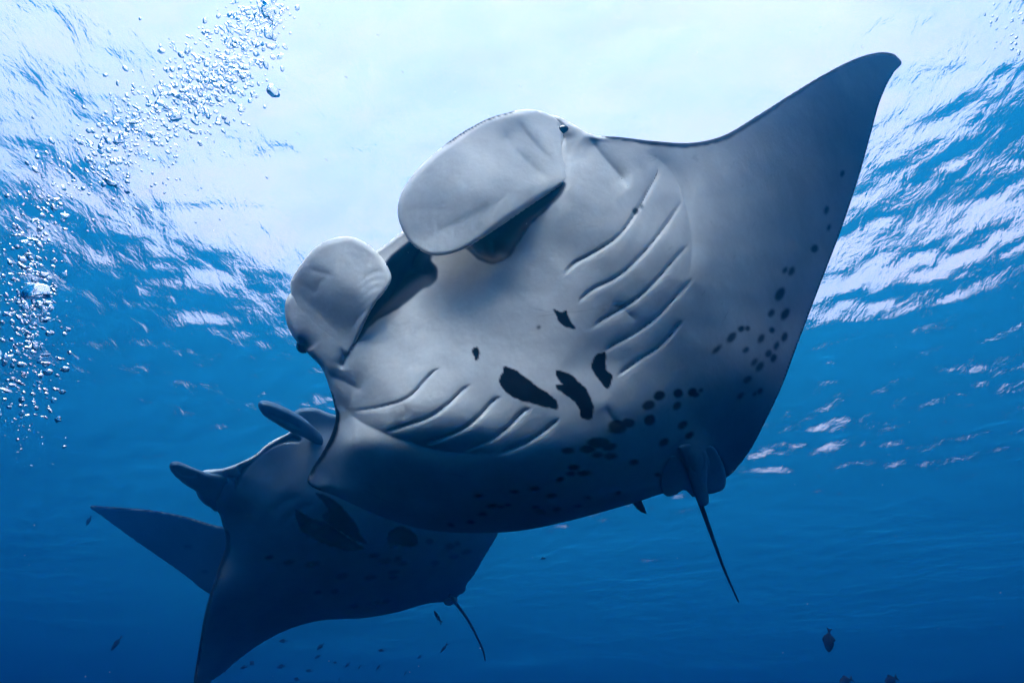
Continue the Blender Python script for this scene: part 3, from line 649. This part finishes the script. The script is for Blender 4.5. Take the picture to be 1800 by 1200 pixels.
geos = [bubble_geo(3, i + 1, sq, am) for i, (sq, am) in enumerate(((.6, .2), (.45, .3), (.8, .12), (.35, .35), (.55, .4), (.7, .25), (.4, .2), (.5, .5)))]
bub_me = []
for V_, F_ in geos:
    o = mesh_obj("bubble", V_, F_, M_bub); bub_me.append(o.data); bpy.data.objects.remove(o)
small_geo = [bubble_geo(2, 20 + i, sq, .2) for i, sq in enumerate((.6, .45, .8))]
br = np.random.default_rng(5)
def stream(line, sig, n, dz, smin, smax, pw):
    Q = catmull(line, 12, closed=False); out_ = []
    for _ in range(n):
        i = br.integers(0, len(Q)); q = Q[i]; s = sig * q[2]
        x, y = q[0] + br.normal() * s, q[1] + br.normal() * s
        r = smin + (smax - smin) * br.random() ** pw
        if x < -12 or y < -12: continue
        out_.append((x, y, r, br.uniform(*dz)))
    return out_
left = stream([(95, 300, 1.0), (62, 380, 1.0), (50, 450, 1.0), (45, 520, 1.0), (50, 600, 1.0), (45, 680, 1.0), (30, 750, 1.0)], 33, 560, (2.5, 3.2), 1.6, 6.5, 2.6)
left += stream([(60, 430, .8), (50, 520, .8), (40, 600, .8)], 26, 120, (2.5, 3.0), 3, 7.5, 1.6)
cloud = stream([(140, 285, 1.0), (220, 235, 1.0), (290, 200, 1.0), (350, 150, 1.2), (400, 110, 1.1), (440, 50, .9), (475, 5, .5)], 36, 1000, (3.2, 4.0), 2.0, 6.5, 2.4)
cloud += stream([(330, 180, 1.0), (370, 140, 1.0), (410, 110, 1.0)], 30, 130, (3.2, 4.0), 4, 8, 2)
cloud += stream([(110, 330, 1.0), (200, 360, 1.0), (300, 330, 1.4)], 48, 90, (3.2, 3.6), 1.5, 3.4, 2)
stray = stream([(1770, 20, 1.0), (1790, 60, 1.0)], 30, 40, (4.0, 4.2), 1.5, 3.5, 1)
def place(x, y, r, d, i, name, label, group, stretch=1.0, ang=None, me=None):
    o = bpy.data.objects.new(name, me or bub_me[i % len(bub_me)]); C.objects.link(o)
    o.location = Vector(px(x, y, d)); s = .78 * r * d / FOC
    o.scale = (s * stretch, s / max(stretch, 1) ** .3, s)
    o.rotation_euler = (br.normal() * .5, br.normal() * .5, br.uniform(0, 6.28))
    return tag(o, label, "bubble", group)
def toptag(L): return sorted(L, key=lambda b: -b[2])
singles = [(114, 649, 8.5, 2.4, "oval bubble with bright rim, rightmost large one low in the left column"), (80, 638, 9, 2.4, "flat oval bubble just left of the rightmost large one in the left column"),
    (84, 654, 8.5, 2.4, "dark centred oval bubble under the flat one low in the left column"), (12, 686, 11, 2.3, "tall dark blue bubble at the left edge of the photo"),
    (110, 689, 6.5, 2.4, "round bright bubble at the lower right tip of the left column"), (98, 684, 5.5, 2.4, "small round bubble beside the lower right tip of the left column"),
    (122, 620, 6, 2.4, "lopsided double bubble alone right of the left column"), (77, 563, 7, 2.4, "flattened silver bubble just below the big mushroom bubble"),
    (480, 160, 13, 3.0, "wide wrinkled bubble alone right of the upper bubble cloud"), (470, 20, 17, 3.2, "large crumpled bubble at the top edge of the picture"),
    (472, 58, 12, 3.2, "crumpled bubble just below the large one at the top edge"), (195, 322, 13, 3.0, "broad bubble at the lower end of the upper bubble cloud"), (310, 205, 12, 3.1, "folded dark bubble in the middle of the upper bubble cloud")]
for i, (x, y, r, d, lb) in enumerate(singles):
    place(x, y, r, d, i, "bubble", lb, None, 1.25)
V_, F_ = bubble_geo(4, 3, 1.0, .25, True)
o = mesh_obj("mushroom_bubble", V_, F_, M_bub); o.location = Vector(px(64, 520, 2.4)); s_ = 22 * 2.4 / FOC; o.scale = (s_, s_ * .9, s_)
o.rotation_euler = (.7, -.35, .2)
tag(o, "largest bubble, a white mushroom shaped cap amid the left bubble column", "bubble")
LG, CG = "bubbles rising in the column at the left edge", "bubbles in the upper left cloud"
L_, K_ = toptag(left), toptag(cloud)
for i, (x, y, r, d) in enumerate(L_[:140]):
    place(x, y, r, d, i, "bubble", "small silvery bubble in the column rising along the left edge", LG, br.uniform(1, 1.6))
for i, (x, y, r, d) in enumerate(K_[:145]):
    place(x, y, r, d, i, "bubble", "small pale bubble in the slanting cloud at the upper left", CG, br.uniform(1, 1.8))
def many(name, L, label):
    VV, FF, k = [], [], 0
    for i, (x, y, r, d) in enumerate(L):
        V0, F0 = small_geo[i % 3]; s = .78 * r * d / FOC
        th = br.uniform(0, 6.28); e = Matrix.Rotation(th, 3, 'Z') @ Matrix.Rotation(br.normal() * .6, 3, 'X')
        st = br.uniform(1, 1.6)
        VV.append((V0 * (st, 1, 1)) @ np.array(e).T * s + px(x, y, d)); FF.append(F0 + k); k += len(V0)
    o = mesh_obj(name, np.concatenate(VV), np.concatenate(FF), M_bub)
    return tag(o, label, kind='stuff')
many("fine_bubbles", L_[140:], "fine bubbles scattered through the column at the left edge")
many("fine_bubbles", K_[145:], "fine bubbles scattered through the upper left cloud")
many("fine_bubbles", stray, "specks of bubble at the upper right corner")

# ------------------------------------------------------------------ reef fish
def fish_geo(h=.42, w=.2, tailw=.34):
    V, F = [], []; st = [(-.5, .02), (-.44, .40), (-.3, .78), (-.1, 1.0), (.1, .9), (.27, .55), (.38, .24), (.42, .17)]; K = 10
    for x, r in st:
        for k in range(K):
            a = 2 * math.pi * k / K; V.append((x, w / 2 * r * math.cos(a), h / 2 * r * math.sin(a)))
    for i in range(len(st) - 1):
        for k in range(K): F.append((i * K + k, i * K + (k + 1) % K, (i + 1) * K + (k + 1) % K, (i + 1) * K + k))
    F.append(tuple(range(K))); F.append(tuple((len(st) - 1) * K + k for k in range(K))[::-1])
    def fin(out_, t=.012):
        b = len(V); n = len(out_)
        for sgn in (-1, 1):
            for x, z in out_: V.append((x, sgn * t, z))
        F.append(tuple(b + i for i in range(n))); F.append(tuple(b + n + i for i in range(n))[::-1])
        for i in range(n): F.append((b + i, b + n + i, b + n + (i + 1) % n, b + (i + 1) % n))
    body = (list(V), list(F)); V.clear(); F.clear()
    fin([(.38, .04), (.6, tailw / 2), (.54, 0), (.6, -tailw / 2), (.38, -.04)]); tail = (list(V), list(F)); V.clear(); F.clear()
    fin([(-.15, h * .47), (0, h * .70), (.2, h * .5), (.3, h * .22), (.1, h * .40)]); dors = (list(V), list(F)); V.clear(); F.clear()
    fin([(0, -h * .47), (.12, -h * .66), (.28, -h * .3), (.1, -h * .42)]); anal = (list(V), list(F))
    return body, tail, dors, anal
M_fish = plain("fish_scales", (.004, .008, .014), .8, .06)
def fish(x, y, d, L, ang, label, group, h=.42, detailed=False, turn=.5, flip=1):
    s = L * d / FOC; a = math.radians(ang)
    ax = math.cos(a) * RT - math.sin(a) * UP; ax = ax * flip; ax = ax * math.cos(turn) + FW * math.sin(turn)
    z_ = np.cross(ax, np.cross([0, 0, 1.0], ax)); z_ /= np.linalg.norm(z_)
    if abs(ax[2]) > .93: z_ = np.cross(ax, FW); z_ /= np.linalg.norm(z_)
    y_ = np.cross(z_, ax)
    Mx = Matrix([[ax[i], y_[i], z_[i]] for i in range(3)]).to_4x4()
    parts = fish_geo(h)
    if not detailed:
        V, F = [], []
        for pv_, pf_ in parts: k = len(V); V += pv_; F += [tuple(q + k for q in f) for f in pf_]
        o = mesh_obj("reef_fish", V, F, M_fish)
    else:
        o = empty("reef_fish", (0, 0, 0))
        for nm, (pv_, pf_) in zip(("body", "tail_fin", "dorsal_fin", "anal_fin"), parts): mesh_obj(nm, pv_, pf_, M_fish, o)
    o.matrix_world = Matrix.Translation(Vector(px(x, y, d))) @ Mx @ Matrix.Scale(s, 4)
    return tag(o, label, "fish", group)
fish(1457, 1126, 5.0, 36, -78, "dark deep bodied fish alone at the lower right", None, .6, True, .3)
fish(769, 1083, 6.5, 26, 62, "slim dark fish hanging under the tail of the second manta", None, .26, True, .2)
fish(204, 1131, 9, 24, -60, "faint fish alone near the lower left corner", None, .45, False, .5)
fish(156, 915, 10, 16, -80, "faint fish just below the pointed wing tip at the far left", None, .4)
fish(243, 952, 10, 10, 40, "tiny fish under the edge of the far left wing", None, .4)
fish(955, 981, 9, 11, 5, "tiny dark fish beneath the belly edge of the nearest manta", None, .35)
fish(1487, 1196, 7, 34, 5, "dim fish cut by the bottom edge, below the deep bodied fish", None, .4)
fish(1566, 1195, 7, 34, 0, "dim fish cut by the bottom edge, right of the other one", None, .4)
fish(780, 1139, 8, 17, -48, "slender fish slanting beside the second manta's thin tail", None, .25)
fr_ = np.random.default_rng(9)
for x, y, L, an in ((497, 1126, 14, 0), (563, 1136, 14, -40), (558, 1154, 12, -25), (670, 1143, 13, -5), (738, 1154, 11, -35), (428, 1172, 13, -15), (443, 1165, 13, 10), (493, 1171, 14, -8), (543, 1178, 12, 0), (521, 1193, 11, 0), (596, 1193, 9, -60), (589, 1164, 7, 0), (611, 1168, 11, -40), (632, 1172, 8, -50), (665, 1172, 9, -50), (712, 1183, 10, -60), (395, 1180, 8, 50)):
    fish(x, y, fr_.uniform(11, 15), L, an, "small dark reef fish in the loose shoal under the second manta", "shoal of small fish under the second manta", fr_.uniform(.36, .5), False, fr_.uniform(-.6, .6), fr_.choice([-1, 1]))

# ------------------------------------------------------------------ drifting specks
M_speck = plain("plankton", (.55, .55, .5), .8, .1)
VV, FF, k = [], [], 0
for _ in range(150):
    V0, F0 = small_geo[0] if 0 else bubble_geo(1, 3, .8, .3)
    d = fr_.uniform(1.2, 6); s = fr_.uniform(.35, 1.0) * d / FOC
    p = px(fr_.uniform(-100, 1900), fr_.uniform(-50, 1250), d)
    if p[2] > SURF - .6: continue
    VV.append(V0 * s + p); FF.append(F0 + k); k += len(V0)
o = mesh_obj("plankton", np.concatenate(VV), np.concatenate(FF), M_speck)
tag(o, "tiny pale specks of plankton drifting in the water", kind='stuff')
